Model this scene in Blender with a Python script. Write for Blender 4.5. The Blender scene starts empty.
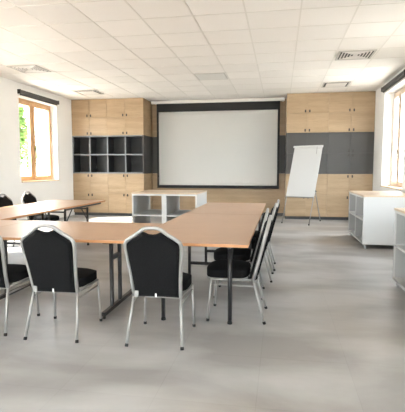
import bpy, bmesh, math, random
from mathutils import Vector, Matrix
random.seed(7)
D = bpy.data; S = bpy.context.scene; COL = S.collection

# ------------------------------------------------------------------ materials
def mat(name, col, rough=.5, metal=0., spec=.5):
    m = D.materials.new(name); m.use_nodes = True
    b = m.node_tree.nodes['Principled BSDF']
    b.inputs['Base Color'].default_value = (*col, 1)
    b.inputs['Roughness'].default_value = rough
    b.inputs['Metallic'].default_value = metal
    b.inputs['Specular IOR Level'].default_value = spec
    return m
def nd(m, t): return m.node_tree.nodes.new(t)
def lk(m, a, b): m.node_tree.links.new(a, b)
def varied(name, c1, c2, scale=(1, 1, 1), nscale=4., rough=.5, metal=0., spec=.5, detail=4., bump=0., lo=.35, hi=.65):
    m = mat(name, c1, rough, metal, spec); b = m.node_tree.nodes['Principled BSDF']
    tc = nd(m, 'ShaderNodeTexCoord'); mp = nd(m, 'ShaderNodeMapping'); mp.inputs['Scale'].default_value = scale
    n = nd(m, 'ShaderNodeTexNoise'); n.inputs['Scale'].default_value = nscale; n.inputs['Detail'].default_value = detail
    r = nd(m, 'ShaderNodeValToRGB')
    r.color_ramp.elements[0].position = lo; r.color_ramp.elements[0].color = (*c1, 1)
    r.color_ramp.elements[1].position = hi; r.color_ramp.elements[1].color = (*c2, 1)
    lk(m, tc.outputs['Object'], mp.inputs['Vector']); lk(m, mp.outputs[0], n.inputs['Vector'])
    lk(m, n.outputs['Fac'], r.inputs[0]); lk(m, r.outputs[0], b.inputs['Base Color'])
    if bump:
        bp = nd(m, 'ShaderNodeBump'); bp.inputs['Strength'].default_value = bump; bp.inputs['Distance'].default_value = .01
        lk(m, n.outputs['Fac'], bp.inputs['Height']); lk(m, bp.outputs[0], b.inputs['Normal'])
    return m
def wood(name, c1, c2, c3, rough=.5, scale=(.7, 3., 9.), per=True):
    """horizontal board grain: stretched noise plus a slow tone change"""
    m = mat(name, c1, rough); b = m.node_tree.nodes['Principled BSDF']
    tc = nd(m, 'ShaderNodeTexCoord'); oi = nd(m, 'ShaderNodeObjectInfo')
    ml = nd(m, 'ShaderNodeVectorMath'); ml.operation = 'ADD'
    sc = nd(m, 'ShaderNodeVectorMath'); sc.operation = 'SCALE'; sc.inputs['Scale'].default_value = 37. if per else 0.
    cm = nd(m, 'ShaderNodeCombineXYZ')
    for i in range(3): lk(m, oi.outputs['Random'], cm.inputs[i])
    lk(m, cm.outputs[0], sc.inputs[0]); lk(m, tc.outputs['Object'], ml.inputs[0]); lk(m, sc.outputs[0], ml.inputs[1])
    mp = nd(m, 'ShaderNodeMapping'); mp.inputs['Scale'].default_value = scale
    lk(m, ml.outputs[0], mp.inputs['Vector'])
    n1 = nd(m, 'ShaderNodeTexNoise'); n1.inputs['Scale'].default_value = 1.0; n1.inputs['Detail'].default_value = 3
    n2 = nd(m, 'ShaderNodeTexNoise'); n2.inputs['Scale'].default_value = 7.; n2.inputs['Detail'].default_value = 6; n2.inputs['Distortion'].default_value = .6
    lk(m, mp.outputs[0], n1.inputs['Vector']); lk(m, mp.outputs[0], n2.inputs['Vector'])
    r1 = nd(m, 'ShaderNodeValToRGB'); r1.color_ramp.elements[0].color = (*c1, 1); r1.color_ramp.elements[1].color = (*c2, 1)
    r1.color_ramp.elements[0].position = .35; r1.color_ramp.elements[1].position = .65
    lk(m, n1.outputs['Fac'], r1.inputs[0])
    r2 = nd(m, 'ShaderNodeValToRGB'); r2.color_ramp.elements[0].position = .52; r2.color_ramp.elements[1].position = .75
    r2.color_ramp.elements[0].color = (0, 0, 0, 1); r2.color_ramp.elements[1].color = (.7, .7, .7, 1)
    lk(m, n2.outputs['Fac'], r2.inputs[0])
    mx = nd(m, 'ShaderNodeMix'); mx.data_type = 'RGBA'
    lk(m, r2.outputs[0], mx.inputs[0]); lk(m, r1.outputs[0], mx.inputs[6]); mx.inputs[7].default_value = (*c3, 1)
    lk(m, mx.outputs[2], b.inputs['Base Color'])
    return m
M = {}
M['wall'] = varied('wall_paint', (.85, .83, .805), (.87, .85, .825), nscale=2, rough=.85, spec=.2)
M['ceil'] = varied('ceiling_tile', (.85, .81, .77), (.87, .83, .79), nscale=60, rough=.9, spec=.15)
m = M['ceil']; b = m.node_tree.nodes['Principled BSDF']; src = b.inputs['Base Color'].links[0].from_socket
tc = nd(m, 'ShaderNodeTexCoord'); mp = nd(m, 'ShaderNodeMapping'); mp.inputs['Location'].default_value = (-.221 + .686 * 12, -5.78 + .686 * 20, 0)
br = nd(m, 'ShaderNodeTexBrick'); br.offset = 0; br.inputs['Scale'].default_value = 1; br.inputs['Brick Width'].default_value = .686; br.inputs['Row Height'].default_value = .686
br.inputs['Mortar Size'].default_value = 0; br.inputs['Color1'].default_value = (.93, .93, .93, 1); br.inputs['Color2'].default_value = (1, 1, 1, 1)
mu = nd(m, 'ShaderNodeMix'); mu.data_type = 'RGBA'; mu.blend_type = 'MULTIPLY'; mu.inputs[0].default_value = 1
lk(m, tc.outputs['Object'], mp.inputs[0]); lk(m, mp.outputs[0], br.inputs[0]); lk(m, src, mu.inputs[6]); lk(m, br.outputs['Color'], mu.inputs[7]); lk(m, mu.outputs[2], b.inputs['Base Color'])
M['tbar'] = mat('ceiling_bar', (.70, .655, .60), .35, 0, .5)
M['oak'] = wood('oak_laminate', (.33, .225, .128), (.40, .28, .168), (.25, .165, .085), .45)
M['oaktop'] = wood('oak_worktop', (.50, .37, .25), (.56, .43, .30), (.42, .30, .19), .4)
M['grey'] = varied('grey_laminate', (.046, .043, .041), (.051, .048, .046), nscale=3, rough=.55)
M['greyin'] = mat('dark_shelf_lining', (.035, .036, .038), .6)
M['greyedge'] = mat('grey_shelf_edge', (.17, .175, .185), .5)
M['plinth'] = mat('dark_plinth', (.07, .07, .072), .6)
M['beech'] = wood('beech_table_top', (.44, .27, .165), (.48, .30, .19), (.40, .24, .14), .32, scale=(.8, .8, .8))
M['edge'] = mat('table_edge_band', (.50, .24, .10), .45)
M['black'] = mat('black_steel', (.014, .014, .015), .4)
M['rubber'] = mat('black_rubber', (.012, .012, .012), .8)
M['fabric'] = varied('black_upholstery', (.005, .005, .0055), (.009, .009, .0095), nscale=120, rough=.95, spec=.15, bump=.15)
M['silver'] = mat('silver_tube', (.31, .305, .295), .42, .4)
M['tag'] = mat('white_tag', (.8, .8, .78), .7)
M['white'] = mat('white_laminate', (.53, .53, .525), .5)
M['whiteshade'] = mat('white_laminate_shaded', (.38, .38, .375), .5)  # same white laminate, shade of the open cells put into its colour
M['screen'] = varied('matte_screen', (.93, .915, .885), (.94, .925, .895), nscale=1.5, rough=.9, spec=.1)
M['sborder'] = mat('black_screen_border', (.012, .012, .013), .8)
M['case'] = mat('white_screen_case', (.72, .68, .64), .5)
M['paper'] = mat('flipchart_board', (.50, .495, .49), .5)
M['blind'] = varied('grey_blind_fabric', (.07, .065, .062), (.09, .083, .078), nscale=60, rough=.9)
M['pine'] = wood('pine_window_frame', (.62, .36, .18), (.68, .42, .23), (.52, .28, .12), .45, scale=(4, 4, .6))
M['pinelit'] = wood('overlit_pine_frame', (.70, .55, .44), (.74, .60, .49), (.62, .46, .35), .45, scale=(4, 4, .6))  # same pine, bleached by overexposure put into the colour
M['handle'] = mat('dark_metal_handle', (.05, .045, .04), .35, .6)
M['sill'] = wood('window_sill_wood', (.62, .44, .25), (.68, .50, .30), (.55, .38, .2), .4)
M['vent'] = mat('vent_metal', (.52, .49, .45), .5)
M['ventdark'] = mat('vent_recess', (.05, .047, .045), .8)
M['chrome'] = mat('castor_metal', (.6, .6, .6), .25, .9)
M['wheel'] = mat('grey_wheel', (.45, .45, .45), .5)
M['panel'] = mat('light_diffuser', (.66, .64, .60), .5)
M['bark'] = varied('bark', (.10, .07, .05), (.16, .12, .08), nscale=9, rough=.9)
M['leaf'] = varied('leaf', (.10, .18, .04), (.19, .30, .07), nscale=1.2, rough=.6)
M['grass'] = varied('pale_gravel', (.42, .38, .33), (.50, .46, .40), nscale=.8, rough=.9)

# glass: thin pane, mostly see-through with a faint reflection
g = D.materials.new('window_glass'); g.use_nodes = True; nt = g.node_tree; nt.nodes.clear()
o = nt.nodes.new('ShaderNodeOutputMaterial'); t = nt.nodes.new('ShaderNodeBsdfTransparent'); gl = nt.nodes.new('ShaderNodeBsdfGlossy')
gl.inputs['Roughness'].default_value = .02; 
mx = nt.nodes.new('ShaderNodeMixShader'); t.inputs[0].default_value = (.95, .96, .95, 1)
mx.inputs[0].default_value = .05; nt.links.new(t.outputs[0], mx.inputs[1]); nt.links.new(gl.outputs[0], mx.inputs[2]); nt.links.new(mx.outputs[0], o.inputs[0])
M['glass'] = g

# floor: large concrete-look tiles
TS = .9
m = mat('concrete_look_tiles', (.4, .39, .38), .3, 0, .5); b = m.node_tree.nodes['Principled BSDF']
tc = nd(m, 'ShaderNodeTexCoord'); mp = nd(m, 'ShaderNodeMapping'); mp.inputs['Location'].default_value = (.12, -3.3 + 3 * 1.2, 0)
lk(m, tc.outputs['Object'], mp.inputs[0])
br = nd(m, 'ShaderNodeTexBrick'); br.offset = 0; br.squash = 1
br.inputs['Scale'].default_value = 1; br.inputs['Brick Width'].default_value = .6; br.inputs['Row Height'].default_value = .68
br.inputs['Mortar Size'].default_value = .0035; br.inputs['Mortar Smooth'].default_value = .5
br.inputs['Color1'].default_value = (.305, .29, .278, 1); br.inputs['Color2'].default_value = (.345, .332, .32, 1); br.inputs['Mortar'].default_value = (.25, .236, .225, 1)
lk(m, mp.outputs[0], br.inputs[0])
n1 = nd(m, 'ShaderNodeTexNoise'); n1.inputs['Scale'].default_value = 1.0; n1.inputs['Detail'].default_value = 7; n1.inputs['Distortion'].default_value = .3
mp2 = nd(m, 'ShaderNodeMapping'); mp2.inputs['Scale'].default_value = (.8, 1.7, 1); lk(m, tc.outputs['Object'], mp2.inputs[0]); lk(m, mp2.outputs[0], n1.inputs['Vector'])
r1 = nd(m, 'ShaderNodeValToRGB'); r1.color_ramp.elements[0].position = .38; r1.color_ramp.elements[1].position = .62
r1.color_ramp.elements[0].color = (.22, .208, .198, 1); r1.color_ramp.elements[1].color = (.44, .43, .42, 1)
lk(m, n1.outputs['Fac'], r1.inputs[0])
mx = nd(m, 'ShaderNodeMix'); mx.data_type = 'RGBA'; mx.inputs[0].default_value = .35
lk(m, r1.outputs[0], mx.inputs[6]); lk(m, br.outputs['Color'], mx.inputs[7]); lk(m, mx.outputs[2], b.inputs['Base Color'])
n3 = nd(m, 'ShaderNodeTexNoise'); n3.inputs['Scale'].default_value = .45; n3.inputs['Detail'].default_value = 2; lk(m, mp2.outputs[0], n3.inputs['Vector'])
r3 = nd(m, 'ShaderNodeValToRGB'); r3.color_ramp.elements[0].position = .50; r3.color_ramp.elements[1].position = .68
r3.color_ramp.elements[0].color = (1, 1, 1, 1); r3.color_ramp.elements[1].color = (.88, .82, .75, 1)
lk(m, n3.outputs['Fac'], r3.inputs[0])
mu = nd(m, 'ShaderNodeMix'); mu.data_type = 'RGBA'; mu.blend_type = 'MULTIPLY'; mu.inputs[0].default_value = 1
lk(m, mx.outputs[2], mu.inputs[6]); lk(m, r3.outputs[0], mu.inputs[7]); lk(m, mu.outputs[2], b.inputs['Base Color'])
b.inputs['Roughness'].default_value = .36
M['floor'] = m

# ------------------------------------------------------------------ mesh helpers
def box(bm, x0, x1, y0, y1, z0, z1, bev=0., seg=2):
    r = bmesh.ops.create_cube(bm, size=1)
    vs = r['verts']
    for v in vs:
        v.co = Vector((x0 + (v.co.x + .5) * (x1 - x0), y0 + (v.co.y + .5) * (y1 - y0), z0 + (v.co.z + .5) * (z1 - z0)))
    if bev:
        es = list({e for v in vs for e in v.link_edges})
        bmesh.ops.bevel(bm, geom=es, offset=bev, segments=seg, profile=.5, affect='EDGES')
    return bm
def tube(bm, pts, r, n=8, cap=True, closed=False):
    pts = [Vector(p) for p in pts]; rings = []; N = len(pts)
    up = None
    for i, p in enumerate(pts):
        if closed: d = pts[(i + 1) % N] - pts[i - 1]
        elif i == 0: d = pts[1] - p
        elif i == N - 1: d = p - pts[i - 1]
        else: d = (pts[i + 1] - p).normalized() + (p - pts[i - 1]).normalized()
        d.normalize()
        if up is None:
            a = Vector((0, 0, 1)) if abs(d.z) < .9 else Vector((1, 0, 0))
            up = (a - d * a.dot(d)).normalized()
        else:
            up = (up - d * up.dot(d)).normalized()
        s = d.cross(up); rr = r[i] if isinstance(r, (list, tuple)) else r
        rings.append([bm.verts.new(p + (up * math.cos(2 * math.pi * k / n) + s * math.sin(2 * math.pi * k / n)) * rr) for k in range(n)])
    for i in range(N if closed else N - 1):
        a, b2 = rings[i], rings[(i + 1) % N]
        for k in range(n): bm.faces.new((a[k], a[(k + 1) % n], b2[(k + 1) % n], b2[k]))
    if cap and not closed:
        bm.faces.new(list(reversed(rings[0]))); bm.faces.new(rings[-1])
    return bm
def obj(name, bm, m, parent=None, smooth=False, loc=None):
    bmesh.ops.recalc_face_normals(bm, faces=bm.faces[:])
    me = D.meshes.new(name); bm.to_mesh(me); bm.free(); me.materials.append(m)
    if smooth:
        for f in me.polygons: f.use_smooth = True
    o = D.objects.new(name, me); COL.objects.link(o)
    if parent: o.parent = parent
    if loc: o.location = loc
    return o
def B(*boxes, bev=0.):
    bm = bmesh.new()
    for q in boxes: box(bm, *q, bev=bev)
    return bm
def T(pts, r, n=8):
    return tube(bmesh.new(), pts, r, n)
def tag(o, label, cat, group=None, kind=None):
    o['label'] = label; o['category'] = cat
    if group: o['group'] = group
    if kind: o['kind'] = kind
    return o
def thing(name, label, cat, loc=(0, 0, 0), rz=0, group=None):
    o = D.objects.new(name, None); COL.objects.link(o); o.location = loc; o.rotation_euler = (0, 0, rz); o.empty_display_size = .1
    return tag(o, label, cat, group)
def struct(name, bm, m, parent=None):
    o = obj(name, bm, m, parent)
    if not parent: o['kind'] = 'structure'
    return o
def sroot(name, loc=(0, 0, 0)):
    o = D.objects.new(name, None); COL.objects.link(o); o.location = loc; o['kind'] = 'structure'; return o
def dup(o, parent=None):
    c = o.copy(); COL.objects.link(c); c.parent = parent
    for ch in list(o.children): dup(ch, c)
    return c

# ------------------------------------------------------------------ room shell
XL, XR, YF, YB, H, CY = -5.955, 2.364, -3.2, 12.86, 3.33, 12.0
WT = .30
struct('floor', B((XL - WT, XR + WT, YF - WT, YB + WT, -.15, 0)), M['floor'])
struct('ceiling', B((XL - WT, XR + WT, YF - WT, YB + WT, H + .004, H + .2)), M['ceil'])
# suspended-ceiling bars (room-wide grid)
bm = bmesh.new(); P = .686
x = .221
while x - P > XL: x -= P
while x < XR: box(bm, x - .010, x + .010, YF, YB, H, H + .004); x += P
y = 5.78
while y - P > YF: y -= P
while y < YB: box(bm, XL, XR, y - .007, y + .007, H + .0005, H + .004); y += P
struct('trim_1', bm, M['tbar'])

def wall_with_holes(name, axis, c0, c1, a0, a1, holes):
    """axis 'x': wall in the YZ plane between x=c0..c1; holes (a, b, z0, z1) along it"""
    bm = bmesh.new()
    def put(p, q, z0, z1):
        if q - p < 1e-4 or z1 - z0 < 1e-4: return
        if axis == 'x': box(bm, c0, c1, p, q, z0, z1)
        else: box(bm, p, q, c0, c1, z0, z1)
    cur = a0
    for (p, q, z0, z1) in sorted(holes):
        put(cur, p, 0, H); put(p, q, 0, z0); put(p, q, z1, H); cur = q
    put(cur, a1, 0, H)
    return struct(name, bm, M['wall'])
WZ0, WZ1 = 1.03, 3.03
Lh = [(9.40, 11.14, WZ0, WZ1), (5.5, 7.24, WZ0, WZ1), (1.6, 3.34, WZ0, WZ1), (-2.0, -.26, WZ0, WZ1)]  # first is in view, the others are unseen and added for daylight
Rh = [(9.22, 11.0, .93, 3.10), (6.1, 7.4, WZ0, WZ1)]  # second is unseen, added to brighten the right side
Fh = [(-5.4, -3.2, .6, 3.1), (-2.7, -.5, .6, 3.1), (0, 1.9, .6, 3.1)]  # all unseen, added to light the room from behind the camera
wall_with_holes('wall_left', 'x', XL - WT, XL, YF, YB, Lh)
wall_with_holes('wall_right', 'x', XR, XR + WT, YF, YB, Rh)
wall_with_holes('wall_front', 'y', YF - WT, YF, XL - WT, XR + WT, Fh)
struct('wall_back', B((XL - WT, XR + WT, YB + .001, YB + WT, 0, H)), M['wall'])

def window(n, side, p, q, z0, z1, third=False):
    """two pine sashes with a centre mullion, set towards the outside of the wall"""
    w = sroot('window_%d' % n)
    e = .004
    def bx(a0, a1, d0, d1, zz0, zz1, bm):
        # a along the wall, d depth from the room face outwards
        if side == 'L': box(bm, XL - d1, XL - d0, a0, a1, zz0, zz1, .004, 1)
        elif side == 'R': box(bm, XR + d0, XR + d1, a0, a1, zz0, zz1, .004, 1)
        else: box(bm, a0, a1, YF - d1, YF - d0, zz0, zz1, .004, 1)
    D0, D1 = (.21, .28) if side == 'R' else (.17, .24)
    p += e; q -= e; z0 += e; z1 -= e
    PM = M['pine'] if side == 'L' else M['pinelit']
    bm = bmesh.new(); f = .055
    bx(p, p + f, D0, D1, z0, z1, bm); bx(q - f, q, D0, D1, z0, z1, bm)
    bx(p + f, q - f, D0, D1, z1 - f, z1, bm); bx(p + f, q - f, D0, D1, z0, z0 + f, bm)
    c = p + (q - p) * (.66 if side == 'R' else .46)
    bx(c - .03, c + .03, D0, D1, z0 + f, z1 - f, bm)
    obj('window_frame', bm, PM, w)
    s = .082
    for (a, b2) in ((p + f + .002, c - .032), (c + .032, q - f - .002)):
        bm = bmesh.new(); lo, hi = z0 + f + .002, z1 - f - .002
        bx(a, a + s, D0 - .02, D1 - .02, lo, hi, bm); bx(b2 - s, b2, D0 - .02, D1 - .02, lo, hi, bm)
        bx(a + s, b2 - s, D0 - .02, D1 - .02, hi - s, hi, bm); bx(a + s, b2 - s, D0 - .02, D1 - .02, lo, lo + s, bm)
        sa = obj('sash', bm, PM, w)
        bm = bmesh.new(); bx(a + s, b2 - s, D0 + .012, D0 + .018, lo + s, hi - s, bm); obj('pane', bm, M['glass'], sa)
    bm = bmesh.new(); zc = z0 + .80
    bx(c + .05, c + .075, D0 - .035, D0 - .021, zc - .05, zc + .05, bm); bx(c + .055, c + .07, D0 - .07, D0 - .035, zc + .0, zc + .015, bm)
    bx(c + .055, c + .07, D0 - .08, D0 - .068, zc - .10, zc + .015, bm)
    obj('window_handle', bm, M['handle'], w)
    bm = bmesh.new(); bx(p, q, -.03, D0 - .022, z0, z0 + .025, bm)
    obj('window_sill', bm, M['sill'], w)
    # daylight portal
    L = D.lights.new('portal', 'AREA'); L.shape = 'RECTANGLE'; L.cycles.is_portal = True
    lo = D.objects.new('daylight_opening', L); COL.objects.link(lo)
    L.size = q - p; L.size_y = z1 - z0; cc = (p + q) / 2; zz = (z0 + z1) / 2
    if side == 'L': lo.location = (XL - .28, cc, zz); lo.rotation_euler = (math.pi / 2, 0, -math.pi / 2)
    elif side == 'R': lo.location = (XR + .28, cc, zz); lo.rotation_euler = (math.pi / 2, 0, math.pi / 2)
    else: lo.location = (cc, YF - .28, zz); lo.rotation_euler = (math.pi / 2, 0, math.pi)
k = 1
for h_ in Lh: window(k, 'L', *h_); k += 1
for h_ in Rh: window(k, 'R', *h_); k += 1
for h_ in Fh: window(k, 'F', *h_); k += 1

# roller blinds above the two windows in view
def blind(x, sgn, y0, y1, zc, label, wid=.075):
    t = thing('roller_blind', label, 'blind', (x + sgn * wid * .6, (y0 + y1) / 2, zc - .075))
    L = (y1 - y0) / 2
    xa, xb = sorted((-wid * .5, wid * .5))
    obj('cassette', B((xa, xb, -L, L, .02, .105), bev=.012), M['blind'], t)
    for s in (-1, 1):
        obj('end_cap', B((xa - .004, xb + .004, s * L - .012, s * L + .012, 0.012, .112), bev=.004), M['handle'], t)
    obj('fabric_hem', B((-.008, .008, -L + .03, L - .03, -.015, 0.022), bev=.003), M['blind'], t)
    return t
blind(XL, 1, 9.36, 11.13, 3.13, 'dark grey roller blind rolled up above the left window')
blind(XR, -1, 9.10, 11.0, 3.20, 'dark grey roller blind rolled up above the right window')

# baseboards behind cabinets are out of sight; plinths under the cabinet walls
struct('trim_2', B((XL + .002, -3.806, CY + .05, YB - .002, 0, .08)), M['plinth'])
struct('trim_3', B((.141, XR - .002, CY + .05, YB - .002, 0, .08)), M['plinth'])

# ------------------------------------------------------------------ cabinet walls
def cabinet(x0, x1, z0, z1, face, label, handles, group):
    """a carcass with two doors, knob-like handles beside the meeting edge at 'top' or 'bottom'"""
    t = thing('cabinet', label, 'cabinet', ((x0 + x1) / 2, CY, z0), 0, group)
    w = (x1 - x0) / 2 - .001; h = z1 - z0
    obj('body', B((-w, w, .022, YB - CY - .004, .001, h - .001)), M[face], t)
    for s in (-1, 1):
        a, b2 = sorted((s * .002, s * (w - .001)))
        d = obj('door', B((a, b2, 0, .02, .0015, h - .0015), bev=0 if face == 'grey' else .0015), M[face], t)
        hz = .06 if handles == 'bottom' else h - .06
        hx = s * .055
        bm = bmesh.new(); box(bm, hx - .018, hx + .018, -.028, -.018, hz - .034, hz + .034, .003, 1)
        box(bm, hx - .006, hx + .006, -.018, 0, hz - .02, hz + .02)
        obj('handle', bm, M['handle'], d)
    return t
LX = [XL + .003, (XL - 3.804) / 2, -3.804]; RX = [.139, 1.2165, XR - .003]
rows = [(2.80, 3.325, 'oak', 'bottom'), (2.30, 2.80, 'oak', 'bottom')]
lowr = [(.66, 1.215, 'oak', 'top'), (.082, .66, 'oak', 'top')]
lw = ['beside the left wall', 'beside the projection screen']
rw = ['beside the projection screen', 'beside the right wall']
nm = {2.80: 'ceiling-height top row', 2.27: 'second row', .66: 'waist-high row', .082: 'floor row'}
for i in range(2):
    for (z0, z1, f, hd) in rows + lowr:
        what = {2.80: 'oak two-door cabinet touching the ceiling', 2.30: 'oak two-door cabinet directly above the black pigeonholes',
                .66: 'oak two-door cabinet directly below the black pigeonholes', .082: 'lowest oak two-door cabinet below the black pigeonholes'}[z0]
        cabinet(LX[i], LX[i + 1], z0, z1, f, what + ', left block, ' + lw[i], hd, 'oak cabinets left of the screen')
    for (z0, z1, f, hd) in rows + [(1.76, 2.30, 'grey', 'bottom'), (1.215, 1.76, 'grey', 'top')] + lowr:
        what = {2.80: 'oak two-door cabinet touching the ceiling', 2.30: 'oak two-door cabinet directly above the grey doors',
                1.76: 'dark grey two-door cabinet, upper of the grey pair', 1.215: 'dark grey two-door cabinet, lower of the grey pair',
                .66: 'oak two-door cabinet directly below the grey doors', .082: 'lowest oak two-door cabinet at the floor'}[z0]
        cabinet(RX[i], RX[i + 1], z0, z1, f, what + ', right block, ' + rw[i], hd,
                'grey cabinets right of the screen' if f == 'grey' else 'oak cabinets right of the screen')

# pigeonhole unit
x0, x1, z0, z1 = XL + .003, -3.804, 1.216, 2.299; w = x1 - x0; hh = z1 - z0; dep = YB - CY - .004
t = thing('pigeonhole_shelf', 'black open shelf of eight pigeonholes set between oak cabinets', 'shelf', (x0, CY, z0))
th = .034
obj('back_panel', B((th, w - th, .42, .44, th, hh - th)), M['greyin'], t)
obj('side_panel', B((0, th, 0, dep, 0, hh)), M['greyedge'], t)
obj('side_panel', B((w - th, w, 0, dep, 0, hh)), M['grey'], t)
obj('top_panel', B((th, w - th, 0, dep, hh - th, hh)), M['greyedge'], t)
obj('bottom_panel', B((th, w - th, 0, dep, 0, th)), M['greyedge'], t)
obj('shelf', B((th, w - th, .004, .42, hh / 2 - .018, hh / 2 + .018)), M['greyedge'], t)
for k in (1, 2, 3):
    for (za, zb) in ((th, hh / 2 - .018), (hh / 2 + .018, hh - th)):
        obj('divider', B((w * k / 4 - .018, w * k / 4 + .018, .002, .42, za, zb)), M['greyedge'], t)
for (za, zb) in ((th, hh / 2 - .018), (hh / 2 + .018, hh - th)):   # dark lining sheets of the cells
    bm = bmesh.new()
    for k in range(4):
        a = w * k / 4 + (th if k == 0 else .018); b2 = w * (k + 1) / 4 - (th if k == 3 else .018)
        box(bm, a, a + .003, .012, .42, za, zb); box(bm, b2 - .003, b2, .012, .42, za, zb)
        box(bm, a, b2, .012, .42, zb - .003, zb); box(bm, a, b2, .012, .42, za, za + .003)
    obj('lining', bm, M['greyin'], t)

# panelling of the recess behind the screen
t = thing('wall_panelling', 'oak and dark grey panelling behind the projection screen', 'panelling', (-1.8325, YB - .025, 0))
pw = 1.968
obj('upper_panel', B((-pw, pw, 0, .02, 2.301, 3.325)), M['oak'], t)
o = obj('middle_panel', B((-pw, pw, 0, .02, 1.216, 2.299)), M['grey'], t); o['label'] = 'dark grey panel band'
obj('lower_panel', B((-pw, pw, 0, .02, .082, 1.214)), M['oak'], t)
o = obj('plinth', B((-pw, pw, .005, .02, .0, .08)), M['plinth'], t); o['label'] = 'dark plinth strip'

# ------------------------------------------------------------------ projection screen
t = thing('projection_screen', 'large white pull-down projection screen with black border', 'projection screen', (-1.81, 12.6, .80))
obj('case', B((-1.93, 1.90, -.05, .06, 2.43, 2.515), bev=.01), M['case'], t)
bm = bmesh.new()
X0, X1, Z0, Z1 = -1.774, 1.775, .012, 2.43
wx0, wx1, wz0, wz1 = -1.712, 1.715, .075, 2.195
for q in ((X0, wx0, Z0, Z1), (wx1, X1, Z0, Z1), (wx0, wx1, Z0, wz0), (wx0, wx1, wz1, Z1)):
    box(bm, q[0], q[1], -.002, .002, q[2], q[3])
o = obj('border', bm, M['sborder'], t)
bm = bmesh.new(); nx, nz = 60, 20; g = []
for j in range(nz + 1):
    rw_ = []
    for i in range(nx + 1):
        x = wx0 + (wx1 - wx0) * i / nx; z = wz0 + (wz1 - wz0) * j / nz
        e = math.sin(math.pi * i / nx) * math.sin(math.pi * j / nz)
        rw_.append(bm.verts.new((x, -.004 + .004 * e * math.sin(x * 6 + z), z)))
    g.append(rw_)
for j in range(nz):
    for i in range(nx): bm.faces.new((g[j][i], g[j][i + 1], g[j + 1][i + 1], g[j + 1][i]))
bmesh.ops.solidify(bm, geom=bm.faces[:], thickness=.002)
obj('screen_fabric', bm, M['screen'], t, smooth=True)
obj('bottom_bar', T([(X0, 0, .0), (X1, 0, .0)], .012, 10), M['sborder'], t)
for s in (-1, 1): obj('bracket', B((s * 1.85 - .02, s * 1.85 + .02, .061, .234, 2.44, 2.50)), M['case'], t)

# ------------------------------------------------------------------ ceiling fittings
def vent(x0, y0, label, kind):
    t = thing('ceiling_vent', label, 'vent', (x0 + P / 2, y0 + P / 2, H - .012), 0, 'square ceiling air vents')
    a = P / 2 - .04
    obj('backing', B((-a + .02, a - .02, -a + .02, a - .02, .0085, .0115)), M['ventdark'], t)
    bm = bmesh.new()
    for q in ((-a, a, -a, -a + .03), (-a, a, a - .03, a), (-a, -a + .03, -a + .03, a - .03), (a - .03, a, -a + .03, a - .03)):
        box(bm, q[0], q[1], q[2], q[3], -.004, .0115, .002, 1)
    obj('frame', bm, M['vent'], t)
    if kind:     # four-way louvres: left, right, and front/back triangles
        n = 5
        for i in range(n):
            r0 = (a - .05) * (i + .6) / n
            for q in (1, -1):
                obj('slat', B((q * r0 - .008, q * r0 + .008, -r0, r0, -.002, .0083)), M['case'], t)
                obj('slat', B((-r0 + .007, r0 - .007, q * r0 - .010, q * r0 + .010, -.001, .0083)), M['case'], t)
    else:
        obj('centre_plate', B((-a + .075, a - .075, -a + .075, a - .075, -.012, -.004), bev=.002), M['case'], t)
        bm = bmesh.new()
        for sx in (-1, 1):
            for sy in (-1, 1): box(bm, sx * (a - .12) - .008, sx * (a - .12) + .008, sy * (a - .12) - .008, sy * (a - .12) + .008, -.004, .0085)
        obj('standoff', bm, M['vent'], t)
vent(.909 - .002, 7.84, 'square louvred ceiling vent, nearer of the two on the right side', True)
vent(.909 - .002, 10.58, 'square ceiling vent with white centre plate close to the right oak cabinets', False)
vent(-5.275 + .006, 7.84, 'square louvred ceiling vent on the left side near the window', True)
vent(-5.275 + .006, 10.58, 'square ceiling vent with white centre plate close to the left oak cabinets', False)
t = thing('ceiling_light', 'unlit square flush light panel in the ceiling before the screen', 'ceiling light', (-1.837 + P / 2, 9.21 + P / 2, H - .006))
a = P / 2 - .02
bm = bmesh.new()
for q in ((-a, a, -a, -a + .02), (-a, a, a - .02, a), (-a, -a + .02, -a + .02, a - .02), (a - .02, a, -a + .02, a - .02)): box(bm, q[0], q[1], q[2], q[3], 0, .0055)
obj('frame', bm, M['vent'], t)
obj('diffuser', B((-a + .02, a - .02, -a + .02, a - .02, .002, .0055)), M['panel'], t)

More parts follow.
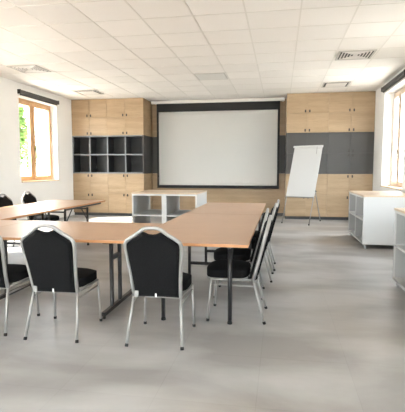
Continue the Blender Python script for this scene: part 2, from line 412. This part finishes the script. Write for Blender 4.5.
# ------------------------------------------------------------------ tables
TH = .74
def top(t, x0, x1, y0, y1):
    o = obj('tabletop', B((x0 + .002, x1 - .002, y0 + .002, y1 - .002, TH - .026, TH), bev=.002), M['beech'], t)
    bm = bmesh.new(); z0, z1 = TH - .0245, TH - .002
    for q in ((x0, x1, y0, y0 + .002), (x0, x1, y1 - .002, y1), (x0, x0 + .002, y0, y1), (x1 - .002, x1, y0, y1)): box(bm, q[0], q[1], q[2], q[3], z0, z1)
    obj('edge_band', bm, M['edge'], o)
def folding_table(cx, y0, y1, w, label, group, cross=(False, True), leg_y=(.2, .45), off=0.):
    """beech top on two folding frames of round black legs, low crossbar, diagonal braces"""
    t = thing('folding_table', label, 'table', (cx, (y0 + y1) / 2, 0), 0, group)
    L = (y1 - y0) / 2; hw = w / 2; lx = .30 if off else hw - .20
    top(t, -hw, hw, -L, L)
    ys = (-L + leg_y[0], L - leg_y[1])
    bm = bmesh.new()
    for s in (-1, 1): box(bm, off + s * lx - .015, off + s * lx + .015, -L + .12, L - .12, TH - .062, TH - .0265)
    obj('rail', bm, M['black'], t)
    for k, yy in enumerate(ys):
        if off and k == 1: lx = .37
        for s in (-1, 1):
            l = obj('leg', T([(off + s * lx, yy, .03), (off + s * lx, yy, TH - .062)], .019, 12), M['black'], t, True)
            obj('rubber_foot', T([(off + s * lx, yy, 0), (off + s * lx, yy, .012), (off + s * lx, yy, .03)], [.022, .022, .016], 12), M['rubber'], l)
            sg = 1 if k == 0 else -1
            obj('brace', T([(off + s * lx, yy, .45), (off + s * lx, yy + sg * .24, TH - .062)], .009), M['black'], t)
        if cross[k]: obj('crossbar', T([(off - lx, yy, .20), (off + lx, yy, .20)], .020), M['black'], t)
        if cross[k]: obj('crossbar', T([(off - lx, yy, TH - .085), (off + lx, yy, TH - .085)], .012), M['black'], t)
    return t
def trestle_table(x0, x1, y0, y1, ends, label, group):
    """beech top on two T-foot trestles with paired posts"""
    cx, cy = (x0 + x1) / 2, (y0 + y1) / 2
    t = thing('trestle_table', label, 'table', (cx, cy, 0), 0, group)
    top(t, x0 - cx, x1 - cx, y0 - cy, y1 - cy)
    for X in ends:
        x = X - cx
        f = obj('foot', B((x - .022, x + .022, -.52, .40, .025, .06), bev=.006), M['black'], t)
        for yy in (-.50, .38): obj('glide', T([(x, yy, 0), (x, yy, .026)], .016), M['rubber'], f)
        for yy in (-.30, -.085): obj('post', B((x - .016, x + .016, yy - .017, yy + .017, .06, TH - .066), bev=.004), M['black'], t)
        obj('crossbar', B((x - .015, x + .015, -.283, -.102, .50, .54)), M['black'], t)
        obj('bearer', B((x - .035, x + .035, -.42, .35, TH - .066, TH - .0265)), M['black'], t)
    obj('rail', B((ends[0] - cx + .036, ends[1] - cx - .036, -.18, -.15, TH - .062, TH - .0265)), M['black'], t)
    return t
G = 'beech conference tables set in a U'
trestle_table(-2.93, -1.305, 3.57, 4.80, (-2.81, -1.56), 'beech table with black T-foot trestles behind the two front chairs', G)
trestle_table(-4.42, -2.935, 3.57, 4.80, (-4.25, -3.08), 'beech trestle table at the left edge, mostly out of the photo', G)
folding_table(-.775, 3.55, 5.945, 1.05, 'nearer beech folding table of the right arm with round black front leg', G, cross=(False, True), leg_y=(.2, .70), off=.055)
folding_table(-.775, 5.955, 7.93, 1.05, 'farther beech folding table of the right arm, ending near the screen', G, cross=(True, True), leg_y=(.1, .2), off=.055)
folding_table(-3.89, 4.81, 6.455, 1.05, 'nearer beech folding table of the left arm, joined to the front row', G, cross=(True, True), leg_y=(.3, .3))
folding_table(-3.89, 6.465, 8.12, 1.05, 'farther beech folding table of the left arm with its free end towards the cabinets', G, cross=(True, True), leg_y=(.12, .85), off=.17)

# ------------------------------------------------------------------ banquet chair (faces +Y)
def yb(z): return -.155 - .15 * (z - .33) / .58
OUT = [(.186, .372), (.187, .44), (.192, .52), (.201, .62), (.210, .70), (.215, .764), (.213, .798), (.198, .823), (.163, .847), (.125, .870), (.095, .893), (.070, .912), (.04, .923), (0, .925)]
def make_chair():
    t = D.objects.new('banquet_chair', None); COL.objects.link(t); t.empty_display_size = .1
    # seat cushion
    bm = bmesh.new()
    box(bm, -.215, .215, -.125, .262, .392, .482)
    bmesh.ops.subdivide_edges(bm, edges=bm.edges[:], cuts=5, use_grid_fill=True)
    for v in bm.verts:
        u = v.co.x / .215; w = (v.co.y - .0685) / .1935
        if v.co.z > .43: v.co.z += .018 * (1 - u * u) * (1 - w * w)
        q = 1 - abs((v.co.z - .437) / .045)
        if v.co.y > .2: v.co.z -= .006
        r = max(0, abs(u) + abs(w) - 1.6) / .4
        v.co.x -= math.copysign(.035 * r, u); v.co.y -= math.copysign(.03 * r, w)
        if v.co.z > .47 and (abs(u) > .97 or abs(w) > .97): v.co.z -= .016
    ob = obj('seat', bm, M['fabric'], t, True)
    md = ob.modifiers.new('s', 'SUBSURF'); md.levels = 1; md.render_levels = 1
    # padded back
    ins = []
    for (x, z) in OUT:
        ins.append((max(0, x - .013), z - (.0 if z < .80 else .010)))
    ins = [p for p in ins if p[0] > .075]; ins += [(.072, .893), (.052, .888), (.028, .877), (0, .874)]
    full = [(x, z) for x, z in ins] + [(-x, z) for x, z in reversed(ins[:-1])]
    bm = bmesh.new(); cz = .6
    layers = []
    for (sc_, off) in ((.90, -.034), (.97, -.026), (1.0, -.010), (1.0, .012), (.96, .030), (.88, .040)):
        layers.append([bm.verts.new((x * sc_, yb(cz + (z - cz) * sc_) + off, cz + (z - cz) * sc_)) for x, z in full])
    n = len(full)
    for a, b2 in zip(layers, layers[1:]):
        for k in range(n): bm.faces.new((a[k], a[(k + 1) % n], b2[(k + 1) % n], b2[k]))
    for ly, rev in ((layers[0], True), (layers[-1], False)):
        f = bm.faces.new(ly if not rev else list(reversed(ly)))
        bmesh.ops.triangulate(bm, faces=[f], ngon_method='EAR_CLIP')
    obj('backrest', bm, M['fabric'], t)
    tg = obj('care_tag', B((-.006, .006, yb(.40) - .036, yb(.40) - .0345, .380, .412)), M['tag'], t)
    # frame round the back
    pts = [(x, yb(z), z) for x, z in OUT] + [(-x, yb(z), z) for x, z in reversed(OUT[:-1])]
    obj('back_frame', tube(bmesh.new(), pts, .0155, 8), M['silver'], t, True)
    obj('crossbar', T([(-.186, yb(.372), .372), (.186, yb(.372), .372)], .011), M['silver'], t, True)
    # seat frame ring
    ring = [(-.188, -.150, .378), (-.205, .05, .380), (-.205, .20, .382), (-.17, .240, .383), (.17, .240, .383), (.205, .20, .382), (.205, .05, .380), (.188, -.150, .378)]
    obj('seat_frame', tube(bmesh.new(), ring, .012, 8, closed=True), M['silver'], t, True)
    for s in (-1, 1):
        obj('side_brace', T([(s * .190, -.168, .325), (s * .208, .212, .335)], .0085), M['silver'], t, True)
        for (top_, foot) in (((s * .187, yb(.372), .376), (s * .218, -.272, .0)), ((s * .207, .205, .382), (s * .218, .232, .0))):
            a = Vector(top_); b2 = Vector(foot); c = b2 + (a - b2) * .04
            l = obj('leg', tube(bmesh.new(), [a, a + (c - a) * .5, c], [.0125, .012, .0115], 8), M['silver'], t, True)
            obj('rubber_foot', tube(bmesh.new(), [b2, c, c + (a - b2) * .02], [.014, .0145, .0125], 8), M['rubber'], l, True)
    obj('link_bracket', B((-.168, -.135, yb(.40) - .043, yb(.40) - .034, .375, .425), bev=.003), M['silver'], t)
    return t
chair0 = make_chair(); used = [False]
def chair(x, y, face, label, group):
    """face = direction the sitter looks, radians from +Y, counter-clockwise"""
    c = chair0 if not used[0] else dup(chair0)
    used[0] = True
    c.location = (x, y, 0); c.rotation_euler = (0, 0, face); tag(c, label, 'chair', group)
    return c
g1 = 'black banquet chairs along the front row of tables'
chair(-.93, 3.395, math.radians(1), 'black banquet chair with silver frame, front row, in the centre of the photo', g1)
chair(-1.775, 3.385, math.radians(1.5), 'black banquet chair with silver frame, front row, second from the left edge', g1)
chair(-2.405, 3.42, math.radians(0), 'black banquet chair cut off by the left edge of the photo', g1)
g2 = 'black banquet chairs along the right arm of tables'
nmr = ['nearest the camera', 'second from the camera', 'third from the camera', 'farthest, closest to the screen']
for (xx, yy, q, rot) in ((-.39, 4.01, 0, 90), (-.435, 4.72, 1, 91), (-.355, 5.46, 2, 89), (-.33, 6.07, 3, 90)):
    chair(xx, yy, math.radians(rot), 'black banquet chair seen side-on at the right arm of tables, ' + nmr[q], g2)
g3 = 'black banquet chairs on the window side of the left tables'
chair(-4.35, 7.52, math.radians(-90), 'black banquet chair behind the left tables, nearer the oak cabinets', g3)
chair(-4.31, 6.72, math.radians(-88), 'black banquet chair behind the left tables, at the left edge of the photo', g3)

# ------------------------------------------------------------------ storage units on castors
def castor(parent, x, y):
    bm = bmesh.new(); box(bm, -.022, .022, -.022, .022, .072, .078)
    box(bm, -.018, -.014, -.016, .016, .026, .072); box(bm, .014, .018, -.016, .016, .026, .072)
    c = obj('castor', bm, M['chrome'], parent, loc=(x, y, 0))
    bm = bmesh.new(); tube(bm, [(-.013, 0, .0285), (.013, 0, .0285)], .0285, 14); obj('wheel', bm, M['wheel'], c)
def unit(x0, x1, y0, y1, label, openside, group):
    """white two-by-two cubby unit with oak top; openside 'x' opens to -X (closed back), 'y' is open front and back along Y"""
    t = thing('storage_unit', label, 'storage unit', ((x0 + x1) / 2, (y0 + y1) / 2, 0), 0, group)
    a, b2 = (x1 - x0) / 2, (y1 - y0) / 2; z0, z1 = .08, .885; th = .03
    obj('worktop', B((-a - .008, a + .008, -b2 - .008, b2 + .008, z1, z1 + .025), bev=.002), M['oaktop'], t)
    obj('bottom_panel', B((-a, a, -b2, b2, z0, z0 + th)), M['white'], t)
    obj('top_panel', B((-a, a, -b2, b2, z1 - th, z1 - .0005)), M['white'], t)
    zi0, zi1 = z0 + th, z1 - th; zm = (zi0 + zi1) / 2
    if openside == 'x':
        for s in (-1, 1):
            p, q = sorted((s * b2, s * (b2 - th))); obj('side_panel', B((-a, a, p, q, zi0, zi1)), M['white'], t)
        obj('back_panel', B((-a + .40, -a + .42, -b2 + th, b2 - th, zi0, zi1)), M['whiteshade'], t)
        dv = obj('divider', B((-a + .014, -a + .40, -th / 2, th / 2, zi0, zi1)), M['whiteshade'], t)  # divider body carries painted cell shade
        obj('edge_band', B((-a + .001, -a + .0135, -th / 2 - .004, th / 2 + .004, zi0, zi1)), M['white'], dv)  # front edge kept plain white against the painted shade
        obj('lining', B((-a + .014, -a + .40, b2 - th - .004, b2 - th - .0005, zi0, zi1)), M['whiteshade'], t)  # thin sheet that paints cell shade on the far side, no real lining
        for s in (-1, 1):
            p, q = sorted((s * th / 2, s * (b2 - th))); obj('shelf', B((-a + .003, -a + .40, p, q, zm - .012, zm + .012)), M['white'], t)
    else:
        for s in (-1, 1):
            p, q = sorted((s * a, s * (a - th))); obj('side_panel', B((p, q, -b2, b2, zi0, zi1)), M['white'], t)
        c0 = -a + 2 * a * .5
        obj('divider', B((c0 - .045, c0 + .045, -b2 + .002, b2 - .002, zi0, zi1)), M['white'], t)
        for (p, q) in ((-a + th, c0 - .045), (c0 + .045, a - th)): obj('shelf', B((p, q, -b2 + .003, b2 - .003, zm - .012, zm + .012)), M['white'], t)
    for sx in (-1, 1):
        for sy in (-1, 1): castor(t, sx * (a - .05), sy * (b2 - .05))
    return t
gu = 'white storage units with oak tops on castors'
unit(-2.745, -1.50, 7.9, 9.0, 'white see-through cubby unit with oak top standing below the projection screen', 'y', gu)
unit(1.385, 2.30, 7.73, 9.33, 'white cubby unit with oak top under the right window', 'x', gu)
unit(1.30, 2.22, 3.62, 5.33, 'nearest white cubby unit, cut off by the right edge of the photo', 'x', gu)

# ------------------------------------------------------------------ flipchart easel
Pl = Vector((.145, 11.30, .66)); u = Vector((.66, -.35, 0)); up = Vector((.215, .40, 1.27)); nrm = u.cross(up).normalized()
if nrm.y > 0: nrm = -nrm
base = Vector((.5, 11.2, 0))
t = thing('flipchart', 'white flipchart board on a slim silver tripod before the grey cabinets', 'flipchart', base)
def quadbox(corner, a, b2, n, th):
    bm = bmesh.new(); vs = []
    for k in (0, 1):
        for p in (corner, corner + a, corner + a + b2, corner + b2): vs.append(bm.verts.new(p + n * th * k - base))
    for f in ((0, 1, 2, 3), (4, 5, 6, 7), (0, 1, 5, 4), (1, 2, 6, 5), (2, 3, 7, 6), (3, 0, 4, 7)): bm.faces.new([vs[i] for i in f])
    return bm
brd = obj('board', quadbox(Pl, u, up, -nrm, .018), M['paper'], t)
obj('clamp_bar', quadbox(Pl + up * .965 - u * .03, u * 1.06, up * .035, nrm, .03), M['white'], t)
obj('pen_tray', quadbox(Pl - up * .015, u, up * .012, nrm, .05), M['silver'], t)
obj('paper_hook', T([Pl + up * .97 + u * .84 + nrm * .035 - base, Pl + up * .83 + u * .84 + nrm * .012 - base], .004), M['handle'], t)
dn = -up / up.z * (Pl.z)
for s in (.02, .98):
    a = Pl + u * s - nrm * .03 + up * .6; b3 = Pl + u * s + dn * .985 - nrm * .012
    l = obj('leg', T([a - base, b3 - base], .011, 8), M['silver'], t, True)
    e = Vector((b3.x, b3.y, 0)); obj('rubber_foot', T([e - base, e + Vector((0, 0, .03)) - base], .014), M['rubber'], l)
a = Pl + u * .5 + up * .93 - nrm * .04; b3 = Vector((1.03, 11.66, .02))
l = obj('leg', T([a - base, b3 - base], .011, 8), M['silver'], t, True)
e = Vector((b3.x, b3.y, 0)); obj('rubber_foot', T([e - base, e + Vector((0, 0, .03)) - base], .014), M['rubber'], l)
kb = a + (b3 - a) * .58
obj('knob', T([kb - base + Vector((-.02, -.02, 0)), kb - base + Vector((.02, .02, 0))], .018, 10), M['handle'], t)

# ------------------------------------------------------------------ outside
struct('ground', B((-60, XL - WT - .01, -40, 60, -.5, -.16), (XR + WT + .01, 60, -40, 60, -.5, -.16),
                   (XL - WT - .01, XR + WT + .01, YB + WT + .01, 60, -.5, -.16), (XL - WT - .01, XR + WT + .01, -40, YF - WT - .01, -.5, -.16)), M['grass'])
def tree(x, y, h, r, n, label, seed):
    rd = random.Random(seed)
    t = thing('tree', label, 'tree', (x, y, -.16))
    bm = bmesh.new(); tube(bm, [(0, 0, 0), (.05, .02, h * .35), (-.04, .05, h * .7), (0, 0, h * .92)], [.16, .12, .08, .03], 8)
    for k in range(7):
        a = rd.random() * 6.28; z = h * (.35 + .08 * k)
        tube(bm, [(0, 0, z), (math.cos(a) * r * .4, math.sin(a) * r * .4, z + .3), (math.cos(a) * r * .8, math.sin(a) * r * .8, z + .8)], [.05, .03, .012], 6)
    obj('trunk', bm, M['bark'], t)
    bm = bmesh.new()
    for k in range(n):
        th = rd.random() * 6.28; c = rd.uniform(-1, 1); q = rd.random() ** .4
        p = Vector((math.cos(th) * math.sqrt(1 - c * c), math.sin(th) * math.sqrt(1 - c * c), c)) * q
        p = Vector((p.x * r, p.y * r, h * .62 + p.z * h * .40)) + Vector((rd.gauss(0, .1), rd.gauss(0, .1), rd.gauss(0, .1)))
        s = rd.uniform(.10, .20); R = Matrix.Rotation(rd.random() * 6.28, 3, 'Z') @ Matrix.Rotation(rd.uniform(-1, 1), 3, 'X')
        vs = [bm.verts.new(p + R @ Vector(v)) for v in ((-s, 0, 0), (0, -s * .5, .01), (s, 0, 0), (0, s * .5, .01))]
        bm.faces.new(vs)
    obj('foliage', bm, M['leaf'], t)
tree(-13.0, 19.45, 5.6, .85, 7000, 'leafy green tree seen through the left pane of the left window', 1)
tree(-17.3, 28.6, 4.4, .45, 900, 'smaller pale tree seen beside the centre post of the left window', 2)

# ------------------------------------------------------------------ light, camera
w = D.worlds.new('sky'); S.world = w; w.use_nodes = True; nt = w.node_tree
bg = nt.nodes['Background']
tc = nt.nodes.new('ShaderNodeTexCoord'); sp = nt.nodes.new('ShaderNodeSeparateXYZ'); rp = nt.nodes.new('ShaderNodeValToRGB')
rp.color_ramp.elements[0].position = .48; rp.color_ramp.elements[0].color = (.78, .80, .78, 1)
rp.color_ramp.elements[1].position = .75; rp.color_ramp.elements[1].color = (.82, .92, 1.04, 1)
mr = nt.nodes.new('ShaderNodeMapRange'); mr.inputs[1].default_value = -1
nt.links.new(tc.outputs['Generated'], sp.inputs[0]); nt.links.new(sp.outputs[2], mr.inputs[0]); nt.links.new(mr.outputs[0], rp.inputs[0])
nt.links.new(rp.outputs[0], bg.inputs[0]); bg.inputs[1].default_value = 9.0
sun = D.lights.new('sun', 'SUN'); sun.energy = 14; sun.angle = .02; sun.color = (1, .95, .86)
so = D.objects.new('sun', sun); COL.objects.link(so)
dirn = Vector((1, .42, -1.16)).normalized()
so.rotation_euler = dirn.to_track_quat('-Z', 'Y').to_euler()

cam = D.cameras.new('camera'); co = D.objects.new('camera', cam); COL.objects.link(co); S.camera = co
f = 440.; pch = math.atan(37.5 / f); yaw = math.atan(78 * math.cos(pch) / f)
cam.sensor_fit = 'HORIZONTAL'; cam.sensor_width = 36; cam.lens = 36 * f / 405
co.location = (0, 0, 1.36); co.rotation_euler = (math.pi / 2 - pch, 0, yaw); cam.clip_end = 200
S.view_settings.view_transform = 'Standard'; S.view_settings.look = 'None'; S.view_settings.gamma = 1
S.view_settings.exposure = 1.6; S.view_settings.use_curve_mapping = False
